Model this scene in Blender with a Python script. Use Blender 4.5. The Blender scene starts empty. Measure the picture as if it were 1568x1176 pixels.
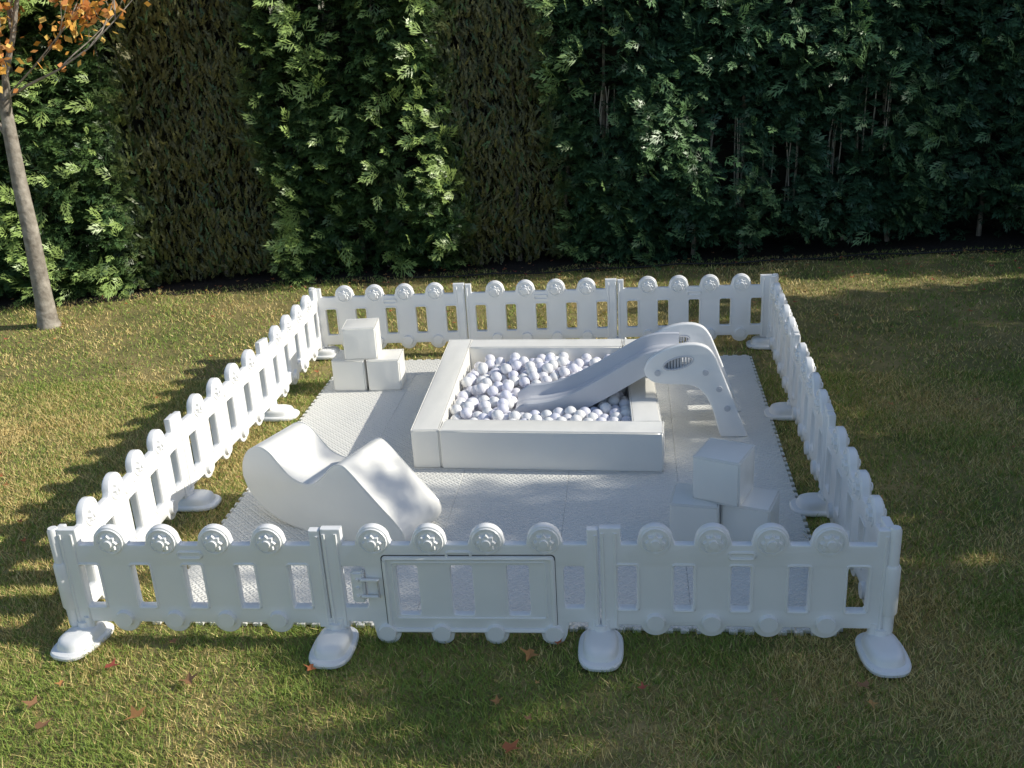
import bpy, bmesh, math, random
import numpy as np
from mathutils import Vector, Matrix
random.seed(4); rng=np.random.default_rng(4)
S=bpy.context.scene; C=bpy.context.collection
S.view_settings.view_transform='Standard'; S.view_settings.look='None'; S.view_settings.exposure=0
# ------------------------------------------------------------ helpers
def link(o,parent=None):
    if o.name not in C.objects: C.objects.link(o)
    if parent: o.parent=parent
    return o
def empty(name,loc=(0,0,0)):
    e=bpy.data.objects.new(name,None); e.empty_display_size=.1; e.location=loc; return link(e)
def mat(name,col=(.8,.8,.8),rough=.5,var=0.0,vscale=5,bump=0,bscale=50,attr=False,transl=0,spec=.5,col2=None):
    m=bpy.data.materials.new(name); m.use_nodes=True; nt=m.node_tree; N=nt.nodes; L=nt.links
    b=N['Principled BSDF']; b.inputs['Roughness'].default_value=rough; b.inputs['Specular IOR Level'].default_value=spec
    b.inputs['Base Color'].default_value=(*col,1)
    tc=N.new('ShaderNodeTexCoord')
    if attr:
        a=N.new('ShaderNodeAttribute'); a.attribute_name='Col'; L.new(a.outputs['Color'],b.inputs['Base Color'])
        if transl:
            t=N.new('ShaderNodeBsdfTranslucent'); L.new(a.outputs['Color'],t.inputs['Color'])
            mx=N.new('ShaderNodeMixShader'); mx.inputs[0].default_value=transl
            L.new(b.outputs[0],mx.inputs[1]); L.new(t.outputs[0],mx.inputs[2]); L.new(mx.outputs[0],N['Material Output'].inputs[0])
    elif var or col2:
        n=N.new('ShaderNodeTexNoise'); n.inputs['Scale'].default_value=vscale; n.inputs['Detail'].default_value=6
        L.new(tc.outputs['Object'],n.inputs['Vector'])
        r=N.new('ShaderNodeValToRGB'); r.color_ramp.elements[0].position=.3; r.color_ramp.elements[1].position=.7
        c2=col2 or tuple(c*(1-var) for c in col)
        r.color_ramp.elements[0].color=(*c2,1); r.color_ramp.elements[1].color=(*col,1)
        L.new(n.outputs[0],r.inputs[0]); L.new(r.outputs[0],b.inputs['Base Color'])
    if bump:
        n=N.new('ShaderNodeTexNoise'); n.inputs['Scale'].default_value=bscale; n.inputs['Detail'].default_value=5
        L.new(tc.outputs['Object'],n.inputs['Vector'])
        bp=N.new('ShaderNodeBump'); bp.inputs['Strength'].default_value=bump; bp.inputs['Distance'].default_value=.01
        L.new(n.outputs[0],bp.inputs['Height']); L.new(bp.outputs[0],b.inputs['Normal'])
    return m
def npmesh(name,V,nper,col=None,m=None,parent=None):
    F=V.shape[0]; me=bpy.data.meshes.new(name)
    me.vertices.add(F*nper); me.vertices.foreach_set('co',V.reshape(-1).astype(np.float32))
    me.loops.add(F*nper); me.loops.foreach_set('vertex_index',np.arange(F*nper,dtype=np.int32))
    me.polygons.add(F); me.polygons.foreach_set('loop_start',(np.arange(F)*nper).astype(np.int32))
    me.update(calc_edges=True)
    if col is not None:
        a=me.color_attributes.new('Col','FLOAT_COLOR','POINT')
        c=np.ones((F,nper,4),np.float32); c[:,:,:3]=col if col.ndim==3 else col[:,None,:]
        a.data.foreach_set('color',c.reshape(-1))
    if m: me.materials.append(m)
    return link(bpy.data.objects.new(name,me),parent)
def curve2d(name,outer,holes,thick,bev,M,m,parent,res=1):
    cu=bpy.data.curves.new(name,'CURVE'); cu.dimensions='2D'; cu.fill_mode='BOTH'
    cu.extrude=thick/2-bev; cu.bevel_depth=bev; cu.bevel_resolution=res; cu.offset=-bev
    for pts in [outer]+holes:
        s=cu.splines.new('POLY'); s.points.add(len(pts)-1)
        for i,p in enumerate(pts): s.points[i].co=(p[0],p[1],0,1)
        s.use_cyclic_u=True
    o=bpy.data.objects.new(name,cu); C.objects.link(o)
    dg=bpy.context.evaluated_depsgraph_get(); me=bpy.data.meshes.new_from_object(o.evaluated_get(dg))
    bpy.data.objects.remove(o); o=bpy.data.objects.new(name,me); o.matrix_world=M
    me.materials.clear(); me.materials.append(m); link(o)
    smooth(o,35)
    if parent: o.parent=parent; o.matrix_parent_inverse=Matrix()
    return o
def smooth(o,ang=40):
    me=o.data; me.polygons.foreach_set('use_smooth',[True]*len(me.polygons))
    bm=bmesh.new(); bm.from_mesh(me)
    bmesh.ops.remove_doubles(bm,verts=bm.verts,dist=1e-5)
    for e in bm.edges:
        if len(e.link_faces)==2 and e.calc_face_angle(0)>math.radians(ang): e.smooth=False
    bm.to_mesh(me); bm.free()
def bmobj(name,bm,m,parent=None,M=None,ang=40):
    me=bpy.data.meshes.new(name); bm.to_mesh(me); bm.free(); me.materials.append(m)
    o=bpy.data.objects.new(name,me)
    if M is not None: o.matrix_world=M
    link(o,parent); smooth(o,ang); return o
def rrect(x0,z0,x1,z1,r=.012,n=4):
    P=[]
    for cx,cz,a0 in ((x1-r,z0+r,-90),(x1-r,z1-r,0),(x0+r,z1-r,90),(x0+r,z0+r,180)):
        for i in range(n+1):
            a=math.radians(a0+90*i/n); P.append((cx+r*math.cos(a),cz+r*math.sin(a)))
    return P
def tube(bm,pts,rad,seg=8,cap=True):
    rings=[]
    pts=[Vector(p) for p in pts]; up=Vector((0.3,1,.2)).normalized()
    for i,p in enumerate(pts):
        d=(pts[min(i+1,len(pts)-1)]-pts[max(i-1,0)]).normalized()
        a=d.cross(up).normalized(); b=d.cross(a)
        r=rad[i] if hasattr(rad,'__len__') else rad
        rings.append([bm.verts.new(p+a*r*math.cos(2*math.pi*k/seg)+b*r*math.sin(2*math.pi*k/seg)) for k in range(seg)])
    for A,B in zip(rings,rings[1:]):
        for k in range(seg): bm.faces.new((A[k],A[(k+1)%seg],B[(k+1)%seg],B[k]))
    if cap: bm.faces.new(rings[0][::-1]); bm.faces.new(rings[-1])
def fnoise(x,y,seed=0,oct=3,f=1.0):
    r=np.random.default_rng(seed); v=0; amp=1; tot=0
    for o in range(oct):
        for k in range(4):
            a=r.uniform(0,6.28); ph=r.uniform(0,6.28); ff=f*r.uniform(.7,1.4)
            v=v+amp*np.sin((x*math.cos(a)+y*math.sin(a))*ff+ph); tot+=amp*.7
        f*=2.1; amp*=.55
    return v/tot
# ------------------------------------------------------------ camera
f,cx,cy,cz,pa,ya,ro=1546.97,2.4341,-3.56,2.5723,.3674,-.1276,.0576
fw=Vector((math.sin(ya)*math.cos(pa),math.cos(ya)*math.cos(pa),-math.sin(pa))); r=Vector((math.cos(ya),-math.sin(ya),0)); d=fw.cross(r)
r2=math.cos(ro)*r+math.sin(ro)*d; d2=-math.sin(ro)*r+math.cos(ro)*d
cam=bpy.data.cameras.new('camera'); cam.sensor_width=36; cam.lens=36*f/1568; cam.clip_end=1000; cam.clip_start=.05
co=bpy.data.objects.new('camera',cam); C.objects.link(co)
co.matrix_world=Matrix(((r2.x,-d2.x,-fw.x,cx),(r2.y,-d2.y,-fw.y,cy),(r2.z,-d2.z,-fw.z,cz),(0,0,0,1)))
S.camera=co
# ------------------------------------------------------------ light
EL=math.radians(29); AZ=math.radians(3)
sd=Vector((math.cos(EL)*math.cos(AZ),math.cos(EL)*math.sin(AZ),math.sin(EL)))
sl=bpy.data.lights.new('sun','SUN'); sl.energy=5; sl.angle=math.radians(.53); sl.color=(1,.95,.84)
so=bpy.data.objects.new('sun',sl); C.objects.link(so); so.rotation_euler=sd.to_track_quat('Z','Y').to_euler()
w=bpy.data.worlds.new('World'); S.world=w; w.use_nodes=True; nt=w.node_tree
sk=nt.nodes.new('ShaderNodeTexSky'); sk.sky_type='NISHITA'; sk.sun_disc=False; sk.sun_elevation=EL; sk.sun_rotation=math.radians(90)-AZ
nt.links.new(sk.outputs[0],nt.nodes['Background'].inputs[0]); nt.nodes['Background'].inputs[1].default_value=.15
# ------------------------------------------------------------ materials
M_pl=mat('white_plastic',(.87,.87,.86),.30,var=.05,vscale=6,bump=.05,bscale=25)
M_pl2=mat('grey_plastic',(.60,.61,.64),.34,var=.06,vscale=6)
M_dk=mat('gap_shade',(.05,.05,.05),.7)
M_vy=mat('cream_vinyl',(.87,.855,.80),.26,var=.04,vscale=4,bump=.4,bscale=7)
M_ball=mat('ball_plastic',(.8,.8,.83),.25,attr=True,transl=.15)
M_leafg=mat('foliage',attr=True,rough=.38,transl=.15,spec=.5)
M_grass=mat('grass_blade',attr=True,rough=.6,transl=0,spec=.3)
M_fl=mat('dry_leaf',attr=True,rough=.6,transl=.3)
M_bark=mat('bark',(.42,.38,.32),.85,col2=(.17,.145,.115),vscale=14,bump=.8,bscale=30)
M_twig=mat('pale_stem',(.60,.55,.47),.8,var=.4,vscale=10)
M_core=mat('hedge_core_shade',(.010,.014,.007),.95,col2=(.016,.013,.008),vscale=8,bump=1,bscale=20)  # shade inside the hedge as a near-black colour
# ground
M_gr=mat('lawn_soil',(.12,.10,.045),.95,bump=1,bscale=60)
nt=M_gr.node_tree; N=nt.nodes; L=nt.links
tc=[n for n in N if n.type=='TEX_COORD'][0]
n1=N.new('ShaderNodeTexNoise'); n1.inputs['Scale'].default_value=1.1; n1.inputs['Detail'].default_value=12; n1.inputs['Roughness'].default_value=.75
L.new(tc.outputs['Object'],n1.inputs['Vector'])
rp=N.new('ShaderNodeValToRGB'); L.new(n1.outputs[0],rp.inputs[0])
rp.color_ramp.elements[0].position=.35; rp.color_ramp.elements[0].color=(.10,.12,.03,1)
rp.color_ramp.elements[1].position=.65; rp.color_ramp.elements[1].color=(.38,.29,.12,1)
L.new(rp.outputs[0],N['Principled BSDF'].inputs['Base Color'])
M_mulch=mat('mulch',(.05,.035,.025),.95,col2=(.015,.011,.008),vscale=30,bump=1,bscale=60)
bm=bmesh.new()
bmesh.ops.create_grid(bm,x_segments=40,y_segments=40,size=300)
g=bmobj('lawn',bm,M_gr)
# ------------------------------------------------------------ grass blades
MX0,MX1,MY0,MY1=.25,3.28,.12,3.54
def hedge_y(x): return 5.98+.10*x-.25*np.clip(-x-1,0,4)*.6
def blades(n,x0,x1,y0,y1,h,wd):
    x=rng.uniform(x0,x1,n); y=rng.uniform(y0,y1,n)
    dens=fnoise(x,y,3,3,5.0)
    k=((x<MX0-.01)|(x>MX1+.01)|(y<MY0-.01)|(y>MY1+.01))&(y<hedge_y(x)+.1+.1*dens)&(rng.uniform(0,1,n)<.72+.4*dens)
    x=x[k];y=y[k];n=len(x)
    clump=fnoise(x,y,11,3,11.0); patch=fnoise(x,y,5,3,1.3); mid=fnoise(x,y,6,3,4.0)
    hh=h*rng.uniform(.5,1.3,n)*(1+.5*clump); a=rng.uniform(0,6.28,n); lean=rng.uniform(.1,1.5,n)*hh
    la=rng.uniform(0,6.28,n)
    w2=wd*rng.uniform(.6,1.3,n)/2
    V=np.zeros((n,3,3)); dx=np.cos(a)*w2; dy=np.sin(a)*w2
    V[:,0]=np.stack([x-dx,y-dy,np.zeros(n)],1); V[:,1]=np.stack([x+dx,y+dy,np.zeros(n)],1)
    V[:,2]=np.stack([x+np.cos(la)*lean,y+np.sin(la)*lean,hh],1)
    t=rng.uniform(0,1,n); straw=(t<np.clip(.45+.5*patch+.5*mid,.06,.95))
    g1=np.array([.16,.26,.045]);g2=np.array([.35,.42,.09]);s1=np.array([.86,.70,.31]);s2=np.array([.48,.35,.13])
    q=rng.uniform(0,1,(n,1)); col=np.where(straw[:,None],s1*q+s2*(1-q),g1*q+g2*(1-q))
    return V,col
Vs=[];Cs=[]
for a in ((290000,-1.7,5.6,-1.4,.4,.030,.0042),(190000,-3.2,.6,.3,3.2,.026,.0052),(110000,3.1,6.0,.3,3.2,.028,.0052),(125000,-5.5,7.5,3.2,6.6,.027,.0078)):
    V,c=blades(*a); Vs.append(V);Cs.append(c)
npmesh('grass',np.concatenate(Vs),3,np.concatenate(Cs),M_grass)
# mulch strip under hedge
bm=bmesh.new(); xs=np.linspace(-14,14,120); lo=[];hi=[]
for x in xs:
    y=float(hedge_y(x)); e=.06*math.sin(x*5)+.04*math.sin(x*11+1)
    lo.append(bm.verts.new((x,y-.06+e-.08*min(max(x-2.5,0),1),.004))); hi.append(bm.verts.new((x,y+4,.004)))
for i in range(len(xs)-1): bm.faces.new((lo[i],lo[i+1],hi[i+1],hi[i]))
bmobj('mulch_bed',bm,M_mulch)
bm=bmesh.new(); tube(bm,[(x,float(hedge_y(x))-.12+.02*math.sin(x*3),.03+.008*math.sin(x*7)) for x in np.linspace(.3,7.5,60)],.008,8)
bmobj('drip_hose',bm,mat('black_rubber',(.02,.02,.02),.5))
# ------------------------------------------------------------ fallen leaves
def leafpoly(cx,cy,cz,s,tilt=.35):
    out=[]; n=9; rot=random.uniform(0,6.28); rad=[1,.35,.85,.3,.6,.6,.3,.85,.35]
    ax=random.uniform(0,6.28); ta=random.uniform(-tilt,tilt); pts=[]
    for i in range(n):
        a=2*math.pi*i/n+rot; px=math.cos(a)*rad[i]*s; py=math.sin(a)*rad[i]*s
        pts.append((cx+px,cy+py,cz+abs(px*math.cos(ax)+py*math.sin(ax))*.5+ta*px))
    c=(cx,cy,cz)
    for i in range(n): out.append((c,pts[i],pts[(i+1)%n]))
    return out
F=[];K=[]
spots=[(2.0,-.1,.055),(1.98,-.66,.055),(.5,-.55,.06),(.15,-.62,.055),(.62,-.32,.055),(3.3,-.25,.04),(1.9,-.4,.035),(.25,-.25,.045),(.05,-.5,.05),(2.3,-.8,.03)]
for i in range(700):
    if i<len(spots): x,y,s=spots[i]
    else:
        x=random.uniform(-5,8); y=random.choice([random.uniform(-1.4,5.9),random.uniform(4,6.6),random.uniform(5.6,6.4)]); s=random.uniform(.012,.036)
        if MX0<x<MX1 and MY0<y<MY1: continue
    c=random.choice([(.5,.17,.07),(.56,.27,.10),(.38,.2,.1),(.6,.34,.12),(.5,.12,.08)])
    for t in leafpoly(x,y,random.uniform(.028,.042),s): F.append(t);K.append(c)
npmesh('fallen_leaves',np.array(F),3,np.array(K),M_fl)
# ------------------------------------------------------------ sprays
def template(pairs=4,w=.04,spread=.85,seed=0,L0=.5):
    q=np.random.default_rng(seed); Q=[]
    def leaf(b,ang,l,w):
        dx,dy=math.sin(ang),math.cos(ang); b=np.array(b)
        t=b+np.array([dx,dy])*l; mL=b+np.array([dx,dy])*l*.55+np.array([-dy,dx])*w; mR=b+np.array([dx,dy])*l*.55-np.array([-dy,dx])*w
        Q.append([b,mR,t,mL])
    leaf((0,0),0,.7,.018); leaf((0,.55),q.uniform(-.15,.15),.5,w)
    for i in range(pairs):
        for s in (-1,1):
            y=.08+.72/pairs*(i+.3*(s>0)+q.uniform(-.1,.1)); l=L0*(1-.55*i/pairs)*q.uniform(.7,1.2); an=s*(spread-.25*i/pairs+q.uniform(-.2,.2))
            leaf((0,y),an,l,w*q.uniform(.8,1.1))
            bx=math.sin(an)*l*.45; by=y+math.cos(an)*l*.45
            leaf((bx,by),an-s*.65,l*.5,w*.75)
    Q=np.array(Q); Z=-.28*(Q[:,:,1:2]**2)-.25*Q[:,:,0:1]**2
    return np.concatenate([Q,Z],2)
def sprays(pos,sc,dirs,nrm,col,TP):
    n=len(pos)
    y=dirs/np.linalg.norm(dirs,axis=1,keepdims=True)
    z=nrm-(nrm*y).sum(1,keepdims=True)*y; z/=np.linalg.norm(z,axis=1,keepdims=True)+1e-9
    x=np.cross(y,z)
    T=TP[None]*sc[:,None,None,None]
    V=T[...,0:1]*x[:,None,None,:]+T[...,1:2]*y[:,None,None,:]+T[...,2:3]*z[:,None,None,:]+pos[:,None,None,:]
    Cc=np.repeat(col[:,None,:],TP.shape[0],1)*rng.uniform(.75,1.25,(n,TP.shape[0],1))
    return V.reshape(-1,4,3),Cc.reshape(-1,3)
def multi(pos,sc,dirs,nrm,col,tps):
    idx=rng.integers(0,len(tps),len(pos)); A=[];B=[]
    for i,t in enumerate(tps):
        k=idx==i; V,c=sprays(pos[k],sc[k],dirs[k],nrm[k],col[k],t); A.append(V);B.append(c)
    return np.concatenate(A),np.concatenate(B)
TPS=[template(4,.038,.85,s) for s in range(5)]; TPT=[template(3,.045,.5,s+20,.4) for s in range(4)]
def hedge_surface(x,z):
    col=fnoise(x*1.0,z*.35,21,2,1.6)*.11
    return hedge_y(x)+.08-.20*fnoise(x,z*1.5,7,3,2.6)+col-.08*fnoise(x-.5*z,z*1.3,8,2,8.0)+np.clip(.35-z,0,1)*.5+.05*np.maximum(z-1,0)
def thuja(x,z):
    x=x+.16*fnoise(x*.6,z,55,3,2.6)
    a=np.abs((x+1.75)/(.5+.03*z)); b=np.abs((x-1.22)/(.46-.02*z))
    return np.clip(2.2-1.6*a,0,1)+np.clip(2.2-1.6*b,0,1)
holes=[(3.35,.95,.16,.3),(3.9,.9,.18,.25),(4.75,1.35,.16,.25),(4.35,1.05,.1,.2),(2.2,1.5,.1,.15),(-.9,2.55,.12,.10),(-.5,2.6,.1,.08),(-2.4,2.25,.10,.1)]
n=100000
x=rng.uniform(-5.4,8.2,n); z=np.concatenate([rng.uniform(.02,3.0,int(n*.9)),rng.uniform(2.9,4.3,n-int(n*.9))])
rng.shuffle(x)
dn=fnoise(x,z,31,3,4.5)+.5*fnoise(x,z,32,2,12.); th=thuja(x,z)
keep=rng.uniform(0,1,n)<np.clip(.60+.6*dn*(1-.5*th)+.3*th,.08,1)
for hx,hz,wx,wz in holes: keep&=~((((x-hx)/wx)**2+((z-hz)/wz)**2<1)&(rng.uniform(0,1,n)<.9))
keep&=~((x>3.0)&(z<.22+.10*fnoise(x,z*0,66,2,5.))&(rng.uniform(0,1,n)<.9))
x=x[keep];z=z[keep];th=th[keep];n=len(x)
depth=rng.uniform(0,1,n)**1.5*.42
tn=fnoise(x,z,44,3,4.0)
lit_tip=(rng.uniform(0,1,n)<np.where(tn>.25,.14,.02))&(th<.3)
depth=np.where(lit_tip,-rng.uniform(.02,.20,n),depth)
y=hedge_surface(x,z)+depth+.08*th
sc=rng.uniform(.09,.20,n)*(1-.35*th)*np.where(lit_tip,1.2,1)
tuft=fnoise(x,z,91,2,7.0)
dirs=np.stack([rng.normal(0,.5,n)+.4*tuft,-.8+rng.normal(0,.3,n)+.5*th,.25+rng.normal(0,.4,n)+1.1*th],1)
nrm=np.stack([rng.normal(.2,.45,n),-.7+rng.normal(0,.3,n)-.8*th,1+rng.normal(0,.3,n)-.8*th],1)
nrm=np.where(lit_tip[:,None],np.stack([rng.normal(.7,.3,n),-.9+rng.normal(0,.3,n),.8+rng.normal(0,.3,n)],1),nrm)
mixr=rng.uniform(0,1,(n,1)); bl=np.clip((x[:,None]-1.2)/1.5,0,1)
ga=np.array([.11,.19,.055]);gb=np.array([.045,.10,.038]);ra=np.array([.085,.175,.085]);rb=np.array([.04,.105,.058])
colr=(ga*mixr+gb*(1-mixr))*(1-bl)+(ra*mixr+rb*(1-mixr))*bl
colr=np.where(lit_tip[:,None],np.array([.32,.45,.13])*(1-bl)+np.array([.15,.27,.11])*bl,colr)  # sunlit tips put into the colour, on top of paler new growth
ta=np.array([.17,.16,.045]);tb=np.array([.09,.10,.035]); T1=np.clip(th,0,1)[:,None]*(rng.uniform(0,1,(n,1))<.85)
colr=colr*(1-T1)+(ta*mixr+tb*(1-mixr))*T1
colr*=(1-.5*(np.clip(depth,0,1)/.42))[:,None]  # inner shade put into the leaf colour: deeper sprays darker
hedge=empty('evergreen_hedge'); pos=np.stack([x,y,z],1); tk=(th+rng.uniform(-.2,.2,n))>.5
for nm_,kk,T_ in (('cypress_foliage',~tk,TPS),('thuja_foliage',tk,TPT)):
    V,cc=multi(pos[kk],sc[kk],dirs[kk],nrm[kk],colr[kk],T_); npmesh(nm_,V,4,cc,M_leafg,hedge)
# near-black backing sheet in place of the shade deep in the hedge
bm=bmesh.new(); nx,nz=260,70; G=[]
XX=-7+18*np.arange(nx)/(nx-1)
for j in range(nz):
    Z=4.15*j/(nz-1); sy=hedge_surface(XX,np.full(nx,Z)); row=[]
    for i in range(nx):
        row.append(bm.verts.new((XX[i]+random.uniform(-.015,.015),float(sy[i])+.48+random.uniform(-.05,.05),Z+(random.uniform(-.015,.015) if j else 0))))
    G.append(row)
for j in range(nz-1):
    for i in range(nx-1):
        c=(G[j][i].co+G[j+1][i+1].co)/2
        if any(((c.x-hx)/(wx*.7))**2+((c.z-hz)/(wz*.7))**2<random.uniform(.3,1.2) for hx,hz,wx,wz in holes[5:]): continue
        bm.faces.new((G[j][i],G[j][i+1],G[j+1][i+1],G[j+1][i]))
bmobj('shade_backing',bm,M_core,hedge)
bm=bmesh.new()
for i in range(30):
    X=random.uniform(-5,8); Y=float(hedge_surface(np.array(X),np.array(1.)))+random.uniform(.38,.46); a=random.uniform(-.12,.12)
    tube(bm,[(X,Y,0),(X+a,Y+.02,1.2),(X+a*1.6,Y,2.6)],[.025,.02,.010],6)
bmobj('stems',bm,M_bark,hedge)
bm=bmesh.new()
for hx,hz,wx,wz in holes[:5]:
    for k in range(6):
        X=hx+random.uniform(-wx,wx); Y=float(hedge_surface(np.array(X),np.array(hz)))+random.uniform(.15,.33)
        tube(bm,[(X,Y,hz-wz*1.5),(X+random.uniform(-.02,.02),Y,hz),(X+random.uniform(-.03,.03),Y,hz+wz*1.4)],[.006,.007,.004],6)
bmobj('pale_stems',bm,M_twig,hedge)
# off-frame tree row to the right (throws the dappled shade)
def hrow(y): return np.interp(y,[-6,-1,0,.6,1,1.7,2.15,2.7,4.3,4.7,5.4,5.6,5.95,6.2,8.5],[4.9,5.0,5.0,5.0,5.25,5.2,4.4,4.1,4.0,4.0,3.9,1.9,1.9,4.7,4.8])
n=26000
y=rng.uniform(-6,8.5,n); z=rng.uniform(.1,6.0,n); x=10.5+rng.normal(0,.45,n)
top=hrow(y)+.4*fnoise(y,z,77,3,3.2)+.1*fnoise(y,x,78,2,9)
gap=fnoise(y,z*1.8,79,3,4.5); thr=np.where(y<.75,.22,.45)
k=(z<top)&(rng.uniform(0,1,n)<np.clip((top-z)/.5,.15,1))&((gap<thr)|((z<3.6)&(gap<.62)))
x,y,z=x[k],y[k],z[k]; n=len(x)
V,cc=sprays(np.stack([x,y,z],1),rng.uniform(.22,.42,n),rng.normal(0,1,(n,3))+np.array([0,0,.6]),rng.normal(0,1,(n,3)),np.tile([.07,.12,.04],(n,1)),template(4,.075))
row=empty('evergreen_tree'); npmesh('crown',V,4,cc,M_leafg,row)
bm=bmesh.new()
for Y in np.arange(-5.5,8.5,1.3): tube(bm,[(10.5,Y,0),(10.5+random.uniform(-.1,.1),Y+.1,1.6),(10.5,Y,3.0)],[.09,.06,.02],8)
bmobj('trunks',bm,M_bark,row)
# ------------------------------------------------------------ deciduous tree left
tree=empty('young_maple_tree',(-2.8,4.64,0))
bm=bmesh.new()
tr=[(0,0,-.02),(.0,0,.06),(.01,0,.3),(.03,0,.9),(.03,.0,1.3),(.045,0,1.7),(.06,0,1.98)]
tube(bm,tr,[.115,.09,.077,.068,.062,.055,.048],14)
br=[]
def branch(p0,dirv,l,r,depth=0):
    pts=[Vector(p0)];dv=Vector(dirv).normalized()
    for i in range(5):
        dv=(dv+Vector((random.uniform(-.25,.25),random.uniform(-.25,.25),random.uniform(-.05,.2)))).normalized()
        pts.append(pts[-1]+dv*l/5)
    tube(bm,pts,[r*(1-.16*i) for i in range(6)],6)
    br.append((pts,depth))
    if depth<3:
        for i in range(2,6):
            for _ in range(1 if depth else 2):
                a=random.uniform(0,6.28); side=Vector((math.cos(a),math.sin(a),.5))
                branch(pts[i],dv*.6+side*.8,l*random.uniform(.45,.65),r*.5,depth+1)
branch((.06,0,1.94),(-.45,.1,1),1.5,.036); branch((.055,0,1.9),(.35,-.1,1),1.5,.034); branch((.05,0,1.6),(-.8,.3,.8),1.1,.022)
branch((.06,0,1.98),(1.0,-.25,.42),1.6,.013,1); branch((.05,0,1.8),(.7,-.2,.9),1.0,.012,1); branch((.06,0,1.98),(.9,-.5,.5),1.2,.010,1)
o=bmobj('trunk_and_limbs',bm,M_bark,tree)
F=[];K=[]
for pts,dp in br:
    if dp<1: continue
    for p in pts[2:]:
        for _ in range(7 if p.z<3.2 and p.x>-.6 else 2):
            if random.random()<.4: continue
            q=p+Vector([random.gauss(0,.07) for _ in range(3)]); s=random.uniform(.025,.05)
            a=Vector([random.gauss(0,1) for _ in range(3)]).normalized(); b=a.cross(Vector([random.gauss(0,1) for _ in range(3)])).normalized()
            F.append([q-a*s,q+b*s*.7,q+a*s,q-b*s*.7]); K.append(random.choice([(.8,.42,.08),(.8,.55,.14),(.65,.26,.07),(.5,.24,.07)]))
npmesh('autumn_leaves',np.array(F),4,np.array(K),M_fl,tree)
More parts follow.
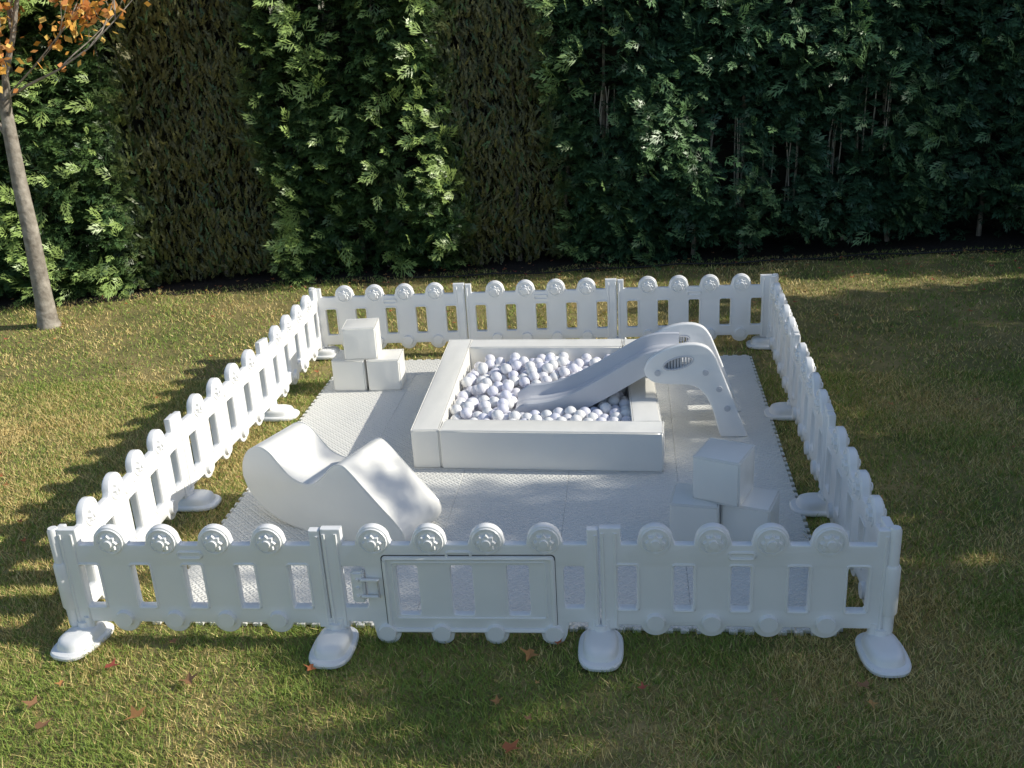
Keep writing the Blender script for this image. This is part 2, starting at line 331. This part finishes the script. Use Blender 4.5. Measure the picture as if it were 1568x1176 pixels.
# ------------------------------------------------------------ fence
fence=empty('picket_play_fence')
def panel(a,b,name,gate=False,flip=False):
    a=Vector((*a,0));b=Vector((*b,0)); Lp=(b-a).length-.006; u=(b-a).normalized(); z=Vector((0,0,1)); nn=u.cross(z)
    o0=a+u*.003
    Mx=Matrix(((u.x,z.x,nn.x,o0.x),(u.y,z.y,nn.y,o0.y),(0,1,nn.z,o0.z),(0,0,0,1)))
    k=Lp/1.144
    if gate:
        ct=[.215,.45,.69,.925]; cb=[.24,.475,.705,.95]; cbz=.058; rail0=.085
    else:
        st=.072; ow=.078; pw=(1.144-2*st-5*ow)/4; ct=[st+ow+pw/2+i*(pw+ow) for i in range(4)]; cb=ct; cbz=.118; rail0=.105
    ct=[c*k for c in ct]; cb=[c*k for c in cb]
    def zt(s):
        v=.488
        for c in ct:
            if abs(s-c)<.070: v=max(v,.503+math.sqrt(.070**2-(s-c)**2))
        if s<.085: v=.562
        if s>Lp-.045: v=.555
        return v
    def zb(s):
        v=rail0 if not(gate and not(.24*k-.05<s<.95*k+.05)) else .115
        r=.062 if not gate else .055
        for c in cb:
            if abs(s-c)<r: v=min(v,cbz-math.sqrt(r*r-(s-c)**2))
        if s<.075 or s>Lp-.05: v=.085
        return v
    ss=sorted(set([0,Lp,.0849,.0851,Lp-.0449,Lp-.0451,.0749,.0751,Lp-.0499,Lp-.0501]+[Lp*i/90 for i in range(91)]+[c+rr for c in ct for rr in(-.0699,.0699,-.066,.066,-.06,.06)]))
    outer=[(s,zb(s)) for s in ss]+[(s,zt(s)) for s in reversed(ss)]
    if gate:
        hl=[(.065,.185,.17,.385),(.30,.15,.392,.39),(.53,.15,.622,.39),(.765,.15,.857,.39),(1.0,.185,1.085,.385)]
        H=[rrect(p[0]*k,p[1],p[2]*k,p[3]) for p in hl]
    else:
        H=[rrect((st+i*(pw+ow))*k,.185,(st+i*(pw+ow)+ow)*k,.39) for i in range(5)]
    curve2d(name,outer,H,.036,.005,Mx,M_pl,fence,2)
    bm=bmesh.new()
    def ring(cx,cz,R,r,yo,seg=20):
        vs=[]
        for i in range(seg):
            A=2*math.pi*i/seg
            vs.append([bm.verts.new((cx+math.cos(A)*(R+r*math.cos(B)),cz+math.sin(A)*(R+r*math.cos(B)),yo+r*.9*math.sin(B))) for B in (0,1.05,2.1,3.14,4.2,5.24)])
        for i in range(seg):
            for j in range(6): bm.faces.new((vs[i][j],vs[(i+1)%seg][j],vs[(i+1)%seg][(j+1)%6],vs[i][(j+1)%6]))
    def disc(cx,cz,R,yo,h,sg,pet=0,seg=32):
        c=bm.verts.new((cx,cz,yo+sg*h)); A=[];B=[]
        for i in range(seg):
            t=2*math.pi*i/seg; rr=R*(1+(.16*math.cos(pet*t) if pet else 0))
            A.append(bm.verts.new((cx+rr*math.cos(t),cz+rr*math.sin(t),yo-sg*.003))); B.append(bm.verts.new((cx+rr*.85*math.cos(t),cz+rr*.85*math.sin(t),yo+sg*h)))
        for i in range(seg):
            bm.faces.new((A[i],A[(i+1)%seg],B[(i+1)%seg],B[i])); bm.faces.new((B[i],B[(i+1)%seg],c))
    def bar(x0,z0,x1,z1,yo,r=.005):
        pts=rrect(x0,z0,x1,z1,min(.012,(x1-x0)/2.1,(z1-z0)/2.1),3); pts.append(pts[0])
        tube(bm,[(p[0],p[1],yo) for p in pts],r,6,False)
    for sg in (1,-1):
        yo=sg*.018
        for c in ct:
            disc(c,.500,.038,yo,.016,sg,8); disc(c,.500,.020,yo+sg*.016,.008,sg); ring(c,.503,.056,.007,yo)
        for c in cb:
            disc(c,cbz+.008,.042,yo,.018,sg)
        m1=(ct[1]+ct[2])/2
        bar(m1-.05,.425,m1+.05,.455,yo,.007)
        for s0,zz in ((.012,.54),(.062,.54),(Lp-.012,.53)):
            tube(bm,[(s0,.10,yo),(s0,zz,yo)],.007,6)
        if gate:
            bar(.255*k,.075,.955*k,.425,yo,.011); bar(.285*k,.135,.925*k,.405,yo,.005)
        else:
            for h in H:
                xs=[q[0] for q in h]; bar(min(xs)-.007,.178,max(xs)+.007,.397,yo,.0055)
    o=bmobj(name+'_relief',bm,M_pl,None,Mx); o.parent=fence
    if gate:
        curve2d('gate_gap_shade',rrect(.242*k,.062,.968*k,.441,.018),[rrect(.2465*k,.0665,.9635*k,.4365,.016)],.0385,.0002,Mx,M_dk,fence,0)  # dark outline on the solid panel stands in for shade in the gate joint
        bm=bmesh.new()
        bmesh.ops.create_cube(bm,size=1,matrix=Matrix.Translation((.135*k,.29,.006))@Matrix.Diagonal((.055,.15,.05,1)))
        bmesh.ops.bevel(bm,geom=bm.edges[:],offset=.008,segments=2,affect='EDGES')
        for q in (.25,.29,.33):
            bmesh.ops.create_cone(bm,cap_ends=True,segments=14,radius1=.009,radius2=.007,depth=.012,matrix=Matrix.Translation((.135*k,q,.036)))
        tube(bm,[(.15*k,.33,.034),(.225*k,.33,.034),(.225*k,.25,.034),(.15*k,.25,.034)],.008,8)
        o=bmobj('gate_latch',bm,M_pl,None,Mx); o.parent=fence
def foot(p,out,off=.05,neck=True):
    ang=math.atan2(out[1],out[0]); Mx=Matrix.Translation((p[0]+out[0]*off,p[1]+out[1]*off,0))@Matrix.Rotation(ang,4,'Z')
    bm=bmesh.new(); prof=[(1.0,.010),(1.04,.014),(1.05,.026),(1.0,.033),(.88,.035),(.83,.037),(.79,.054),(.74,.068),(.62,.076),(.45,.079),(.25,.080)]
    rings=[]
    for s,zz in prof:
        R=[]
        for i in range(36):
            t=2*math.pi*i/36; cxx=math.copysign(abs(math.cos(t))**.7,math.cos(t)); sy=math.copysign(abs(math.sin(t))**.7,math.sin(t))
            R.append(bm.verts.new((.138*s*cxx,.090*s*sy,zz)))
        rings.append(R)
    for A,B in zip(rings,rings[1:]):
        for i in range(36): bm.faces.new((A[i],A[(i+1)%36],B[(i+1)%36],B[i]))
    bm.faces.new(rings[-1]); bm.faces.new(rings[0][::-1])
    for sy in (-.026,.026):
        tube(bm,[(-off,sy,.05),(-off,sy,.13)],.022,14)
    tube(bm,[(-off,0,.05),(-off,0,.105)],.036,14)
    o=bmobj('foot',bm,M_pl,None,Mx,38); o.parent=fence
FP=[(-.006,-.01),(1.142,.008),(2.29,.03),(3.425,.033)]
RP=[(3.425,.033),(3.41,1.21),(3.43,2.45),(3.46,3.78)]
BP=[(3.46,3.78),(2.325,3.765),(1.18,3.74),(.02,3.70)]
LP=[(.02,3.70),(.03,2.49),(-.035,1.24),(-.006,-.01)]
for i in range(3):
    panel(FP[i],FP[i+1],'front_panel_%d'%i if i!=1 else 'gate_panel',gate=(i==1))
for nme,Q in (('right',RP),('back',BP),('left',LP)):
    for i in range(3): panel(Q[i],Q[i+1],'%s_panel_%d'%(nme,i))
def un_(a,b): l=math.hypot(a,b); return (a/l,b/l)
foot((FP[0][0]+.03,FP[0][1]),un_(-.25,-1),.04); foot((FP[1][0]+.015,FP[1][1]),(0,-1),.068); foot(FP[2],(0,-1),.068); foot((FP[3][0]-.01,FP[3][1]),un_(.06,-1),.068)
for p in RP[1:3]: foot(p,(-1,0),.03)
for p in LP[1:3]: foot(p,(1,0),.03)
foot(BP[3],(1,0),.03); foot(BP[0],(-1,0),.03)
foot(BP[1],(0,1),.03); foot(BP[2],(0,1),.03)
for p,dx in ((FP[0],-1),(FP[3],1),(BP[0],1),(BP[3],-1)):
    bm=bmesh.new()
    for z0,z1,rr in ((.17,.40,.033),(.08,.565,.024)):
        tube(bm,[(p[0]+dx*.018,p[1]-.005,z0),(p[0]+dx*.018,p[1]-.005,z0+.012),(p[0]+dx*.018,p[1]-.005,z1-.012),(p[0]+dx*.018,p[1]-.005,z1)],[rr*.8,rr,rr,rr*.8],14)
    o=bmobj('corner_sleeve',bm,M_pl); o.parent=fence
# ------------------------------------------------------------ foam mat
M_mat=mat('foam_mat',(.81,.80,.75),.45,var=.06,vscale=3)
nt=M_mat.node_tree;N=nt.nodes;L=nt.links
tc=[n for n in N if n.type=='TEX_COORD'][0]
def wave(rot):
    mp=N.new('ShaderNodeMapping'); mp.inputs['Rotation'].default_value=(0,0,math.radians(rot)); L.new(tc.outputs['Object'],mp.inputs[0])
    return mp
ck=N.new('ShaderNodeTexChecker'); ck.inputs['Scale'].default_value=1/.027
mp=wave(0); L.new(mp.outputs[0],ck.inputs['Vector'])
ws=[]
for rot in (45,-45):
    wv=N.new('ShaderNodeTexWave'); wv.inputs['Scale'].default_value=.314/.0191; wv.bands_direction='X'
    mm=wave(rot); L.new(mm.outputs[0],wv.inputs[0]); ws.append(wv)
mx=N.new('ShaderNodeMix'); mx.data_type='FLOAT'; L.new(ck.outputs['Fac'],mx.inputs[0]); L.new(ws[0].outputs['Fac'],mx.inputs[2]); L.new(ws[1].outputs['Fac'],mx.inputs[3])
bp=N.new('ShaderNodeBump'); bp.inputs['Strength'].default_value=.8; bp.inputs['Distance'].default_value=.005
L.new(mx.outputs[0],bp.inputs['Height']); L.new(bp.outputs[0],N['Principled BSDF'].inputs['Normal'])
bm=bmesh.new(); NX,NY=5,6; tx=(MX1-MX0)/NX; ty=(MY1-MY0)/NY
def slab(x0,y0,x1,y1,zt,zb=.005,ch=.0025):
    A=[bm.verts.new(p) for p in ((x0+ch,y0+ch,zt),(x1-ch,y0+ch,zt),(x1-ch,y1-ch,zt),(x0+ch,y1-ch,zt))]
    M_=[bm.verts.new(p) for p in ((x0,y0,zt-ch),(x1,y0,zt-ch),(x1,y1,zt-ch),(x0,y1,zt-ch))]
    B=[bm.verts.new(p) for p in ((x0,y0,zb),(x1,y0,zb),(x1,y1,zb),(x0,y1,zb))]
    bm.faces.new(A)
    for q in range(4):
        bm.faces.new((M_[q],M_[(q+1)%4],A[(q+1)%4],A[q])); bm.faces.new((B[q],B[(q+1)%4],M_[(q+1)%4],M_[q]))
for i in range(NX):
    for j in range(NY):
        x0=MX0+i*tx;y0=MY0+j*ty; zt=.022+random.uniform(-.0008,.0008)
        slab(x0+.0005,y0+.0005,x0+tx-.0005,y0+ty-.0005,zt)
        nt_=9
        for k in range(nt_):
            a=(k+.25)/nt_; b=(k+.78)/nt_
            if i==0: slab(x0-.018,y0+a*ty,x0+.0002,y0+b*ty,zt-.0008)
            if i==NX-1: slab(x0+tx-.0002,y0+a*ty,x0+tx+.018,y0+b*ty,zt-.0008)
            if j==0: slab(x0+a*tx,y0-.018,x0+b*tx,y0+.0002,zt-.0008)
            if j==NY-1: slab(x0+a*tx,y0+ty-.0002,x0+b*tx,y0+ty+.018,zt-.0008)
me=bpy.data.meshes.new('foam_floor_mat'); bm.to_mesh(me); bm.free(); me.materials.append(M_mat); fm=link(bpy.data.objects.new('foam_floor_mat',me))
ZM=.0228
# ------------------------------------------------------------ foam boxes
def foambox(name,p,dims,rot=0,parent=None,puff=.006,m=None,seams=True):
    bm=bmesh.new(); bmesh.ops.create_cube(bm,size=1)
    bmesh.ops.subdivide_edges(bm,edges=bm.edges[:],cuts=7,use_grid_fill=True)
    sd_=random.uniform(0,50)
    for v in bm.verts:
        c=v.co.copy(); q=[c.x*2,c.y*2,c.z*2]
        out=Vector((0,0,0))
        for ax in range(3):
            o_=[a for k_,a in enumerate(q) if k_!=ax]
            if abs(q[ax])>.999:
                b_=(1-o_[0]**2)*(1-o_[1]**2)
                out[ax]=math.copysign(puff*b_+.0015*math.sin(sd_+q[0]*7+q[1]*5)*b_,q[ax])
        v.co=Vector((c.x*dims[0],c.y*dims[1],c.z*dims[2]))+out
    es=[e for e in bm.edges if len(e.link_faces)==2 and e.calc_face_angle(0)>1.0]
    bmesh.ops.bevel(bm,geom=es,offset=.009,segments=3,affect='EDGES')
    if seams:
        for zz in (-1,1):
            hx,hy,hz=dims[0]/2-.002,dims[1]/2-.002,dims[2]/2*zz-.002*zz
            pts=[(-hx,-hy,hz),(hx,-hy,hz),(hx,hy,hz),(-hx,hy,hz),(-hx,-hy,hz)]
            for a_,b_ in zip(pts,pts[1:]): tube(bm,[a_,b_],.0028,6)
    Mx=Matrix.Translation((p[0],p[1],p[2]+dims[2]/2))@Matrix.Rotation(rot,4,'Z')
    return bmobj(name,bm,m or M_vy,parent,Mx,50)
q=.232
for (x,y,z,a) in ((.455,3.02,ZM,0),(.70,3.02,ZM,.06),(.545,3.03,ZM+q,.10),(2.735,.90,ZM,-.16),(2.995,.88,ZM,-.34),(2.865,.91,ZM+q,-.42)):
    foambox('foam_block',(x,y,z),(q,q,q-.003),a)
# ------------------------------------------------------------ ball pit
pit=empty('ball_pit')
A_=Vector((1.16,1.66,0));B_=Vector((2.60,1.60,0));C_=Vector((2.535,3.23,0));D_=Vector((1.12,3.28,0)); wt=.165; hp=.245
def wall(p,q_,inner,name,trim0=0,trim1=0):
    u=(q_-p).normalized(); n_=Vector((-u.y,u.x,0)); p2=p+u*trim0; q2=q_-u*trim1; c=(p2+q2)/2+n_*wt/2
    foambox(name,(c.x,c.y,ZM),((q2-p2).length,wt,hp),math.atan2(u.y,u.x),pit,.004)
wall(D_,A_,1,'left_wall'); wall(A_,B_,1,'front_wall',wt+.003,0); wall(B_,C_,1,'right_wall',wt+.003,0); wall(C_,D_,1,'back_wall',wt+.003,wt+.003)
bm=bmesh.new(); vv=[bm.verts.new((p.x,p.y,ZM+.01)) for p in (A_+Vector((.1,.1,0)),B_+Vector((-.1,.1,0)),C_+Vector((-.1,-.1,0)),D_+Vector((.1,-.1,0)))]; bm.faces.new(vv); bmobj('pit_floor',bm,M_vy,pit)
R=.037; nb=700
def ins(P):
    xl=1.33+(P[:,1]-1.8)*-.02+R; xr=2.44+(P[:,1]-1.8)*-.05-R
    P[:,0]=np.clip(P[:,0],xl,xr); P[:,1]=np.clip(P[:,1],1.80+R,3.09-R)
    top=.252-.03*(P[:,0]-1.33)+.02*(P[:,1]-2.3)
    top=np.where((P[:,0]>1.68)&(P[:,1]>2.06)&(P[:,1]<2.54),np.minimum(top,.05+.5*np.clip(P[:,0]-1.95,0,1)),top)
    P[:,2]=np.clip(P[:,2],.035+R,np.maximum(top,.072)); return P
P_=np.stack([rng.uniform(1.36,2.4,nb),rng.uniform(1.83,3.05,nb),rng.uniform(.06,.24,nb)],1)
for it in range(160):
    D=P_[:,None]-P_[None]; dd=np.sqrt((D**2).sum(2))+np.eye(nb)*9
    ov=np.clip(2*R-dd,0,None); P_=P_+.42*(D/dd[...,None]*ov[...,None]).sum(1)
    P_[:,2]-=.0004; P_=ins(P_)
bmb=bmesh.new(); bmesh.ops.create_icosphere(bmb,subdivisions=3,radius=R); bmb.faces.ensure_lookup_table()
nv=np.array([v.co[:] for v in bmb.verts]); fi=np.array([[v.index for v in f_.verts] for f_ in bmb.faces]); bmb.free()
nV=len(nv); me=bpy.data.meshes.new('balls'); tot=nb*nV
me.vertices.add(tot); me.vertices.foreach_set('co',(P_[:,None]+nv[None]).reshape(-1).astype(np.float32))
FI=(fi[None]+(np.arange(nb)*nV)[:,None,None]).reshape(-1); nF=len(FI)//3
me.loops.add(nF*3); me.loops.foreach_set('vertex_index',FI.astype(np.int32)); me.polygons.add(nF); me.polygons.foreach_set('loop_start',(np.arange(nF)*3).astype(np.int32)); me.update(calc_edges=True)
me.polygons.foreach_set('use_smooth',[True]*nF)
pal=np.array([[.90,.90,.90],[.83,.83,.92],[.89,.88,.92],[.80,.81,.92]]); pc=pal[rng.choice(4,nb,p=[.4,.27,.2,.13])]
a=me.color_attributes.new('Col','FLOAT_COLOR','POINT'); c=np.ones((nb,nV,4),np.float32); c[:,:,:3]=pc[:,None]; a.data.foreach_set('color',c.reshape(-1))
me.materials.append(M_ball); link(bpy.data.objects.new('balls',me),pit)
# ------------------------------------------------------------ slide
slide=empty('toddler_slide'); YN,YF=2.12,2.48; ym=(YN+YF)/2; hw=(YF-YN)/2
path=[(2.72,.505),(2.62,.505),(2.54,.49),(2.46,.45),(2.36,.39),(2.25,.325),(2.14,.265),(2.04,.218),(1.95,.19),(1.86,.175),(1.77,.168),(1.70,.15)]
sec=[(-hw,-.06),(-hw,.045),(-hw+.006,.062),(-hw+.02,.066),(-hw+.032,.058),(-hw+.042,.02),(-hw+.06,.0),(-.07,-.004),(-.06,.006),(-.05,-.004),(.05,-.004),(.06,.006),(.07,-.004),(hw-.06,.0),(hw-.042,.02),(hw-.032,.058),(hw-.02,.066),(hw-.006,.062),(hw,.045),(hw,-.06)]
def cat(P,n=5):
    out=[]
    for i in range(len(P)-1):
        p0=P[max(i-1,0)];p1=P[i];p2=P[i+1];p3=P[min(i+2,len(P)-1)]
        for k in range(n):
            t=k/n; out.append(tuple(.5*((2*p1[c])+(-p0[c]+p2[c])*t+(2*p0[c]-5*p1[c]+4*p2[c]-p3[c])*t*t+(-p0[c]+3*p1[c]-3*p2[c]+p3[c])*t**3) for c in range(len(p1))))
    return out+[P[-1]]
pp=cat(path); bm=bmesh.new(); rings=[]
for i,(x,z) in enumerate(pp):
    a=pp[max(i-1,0)]; b=pp[min(i+1,len(pp)-1)]; t=Vector((b[0]-a[0],0,b[1]-a[1])).normalized(); nn=Vector((-t.z,0,t.x))
    if nn.z<0: nn=-nn
    e=min(1,(len(pp)-1-i)/6); e=.35+.65*e
    rings.append([bm.verts.new(Vector((x,ym+s*(.93+.07*e),z))+nn*h*e) for s,h in sec])
for A,Bq in zip(rings,rings[1:]):
    for k in range(len(sec)-1): bm.faces.new((A[k],A[k+1],Bq[k+1],Bq[k]))
    bm.faces.new((A[-1],A[0],Bq[0],Bq[-1]))
bm.faces.new(rings[0]); bm.faces.new(rings[-1][::-1])
bmesh.ops.recalc_face_normals(bm,faces=bm.faces)
bmobj('chute',bm,M_pl2,slide)
out=cat([(2.50,.46),(2.53,.52),(2.60,.572),(2.70,.61),(2.80,.617),(2.875,.59),(2.92,.53)],4)+[(2.96,.43),(3.03,.25),(3.09,.09),(3.115,.03),(3.10,ZM),(2.96,ZM)]+cat([(2.945,.05),(2.92,.15),(2.885,.25),(2.83,.33),(2.76,.36),(2.66,.365),(2.56,.38),(2.51,.42)],4)
vent=[(2.70+.085*math.cos(t),.50+.036*math.sin(t)+.02*math.cos(t)) for t in np.linspace(0,2*math.pi,28,endpoint=False)]
for yy,nm in ((YN-.012,'near_side'),(YF+.012,'far_side')):
    Mx=Matrix(((1,0,0,0),(0,0,-1,yy),(0,1,0,0),(0,0,0,1)))
    curve2d(nm,out,[vent],.045,.009,Mx,M_pl,slide,3)
    bm=bmesh.new()
    for k in range(9):
        xx=2.70-.072+.018*k; h=.036*math.sqrt(max(0,1-((xx-2.70)/.085)**2))
        zc=.50+.02*(xx-2.70)/.085
        tube(bm,[(xx,yy,zc-h-.004),(xx,yy,zc+h+.004)],.0065,6)
    tube(bm,[(p[0],yy-.022,p[1]) for p in vent]+[(vent[0][0],yy-.022,vent[0][1])],.006,6,False)
    bmobj(nm+'_vent_slats',bm,M_pl2,slide)
    bm=bmesh.new()
    for (xx,zz) in ((2.86,.44),(2.94,.335),(2.99,.21),(2.58,.44)):
        for (r1,r2,h) in ((.020,.018,.012),(.010,.009,.018)):
            bmesh.ops.create_cone(bm,cap_ends=True,segments=18,radius1=r1,radius2=r2,depth=h,matrix=Matrix.Translation((xx,yy-.024,zz))@Matrix.Rotation(math.pi/2,4,'X'))
    bmobj(nm+'_bolts',bm,M_pl2,slide)
bm=bmesh.new()
for (xx,zz,lx) in ((2.97,.17,.09),(2.91,.32,.09)):
    bmesh.ops.create_cube(bm,size=1,matrix=Matrix.Translation((xx,ym,zz))@Matrix.Diagonal((lx,YF-YN-.01,.03,1)))
bmesh.ops.create_cube(bm,size=1,matrix=Matrix.Translation((2.76,ym,.475))@Matrix.Diagonal((.20,YF-YN-.012,.03,1)))
bmesh.ops.bevel(bm,geom=bm.edges[:],offset=.007,segments=2,affect='EDGES')
bmobj('steps_and_platform',bm,M_pl,slide)
# ------------------------------------------------------------ rocker
prof=[(0.0,.25),(0.012,.33),(.06,.405),(.135,.44),(.205,.42),(.265,.36),(.325,.305),(.40,.28),(.47,.285),(.535,.335),(.60,.40),(.66,.428),(.71,.405),(.80,.32),(.895,.23),(.97,.16),(1.01,.10),(.995,.04),(.93,.004),(.75,0),(.55,0),(.38,.0),(.22,.028),(.10,.09),(.03,.165)]
pr=cat(prof+[prof[0]],4)[:-1]
dv=Vector((.93,-.37)).normalized()
P0=Vector((.375,1.07)); nrm_=Vector((-dv.y,dv.x)); wd=.35
Mx=Matrix(((dv.x,0,-nrm_.x,P0.x+nrm_.x*wd/2),(dv.y,0,-nrm_.y,P0.y+nrm_.y*wd/2),(0,1,0,ZM),(0,0,0,1)))
rk=empty('foam_rocker')
curve2d('foam_body',pr,[],wd,.012,Mx,M_vy,rk,3)
bm=bmesh.new()
for zz in (-wd/2+.004,wd/2-.004):
    tube(bm,[(p[0]*.994+.003,p[1]*.994+.0015,zz) for p in pr]+[(pr[0][0]*.994+.003,pr[0][1]*.994+.0015,zz)],.003,6,False)
o=bmobj('seam_piping',bm,M_vy,None,Mx); o.parent=rk
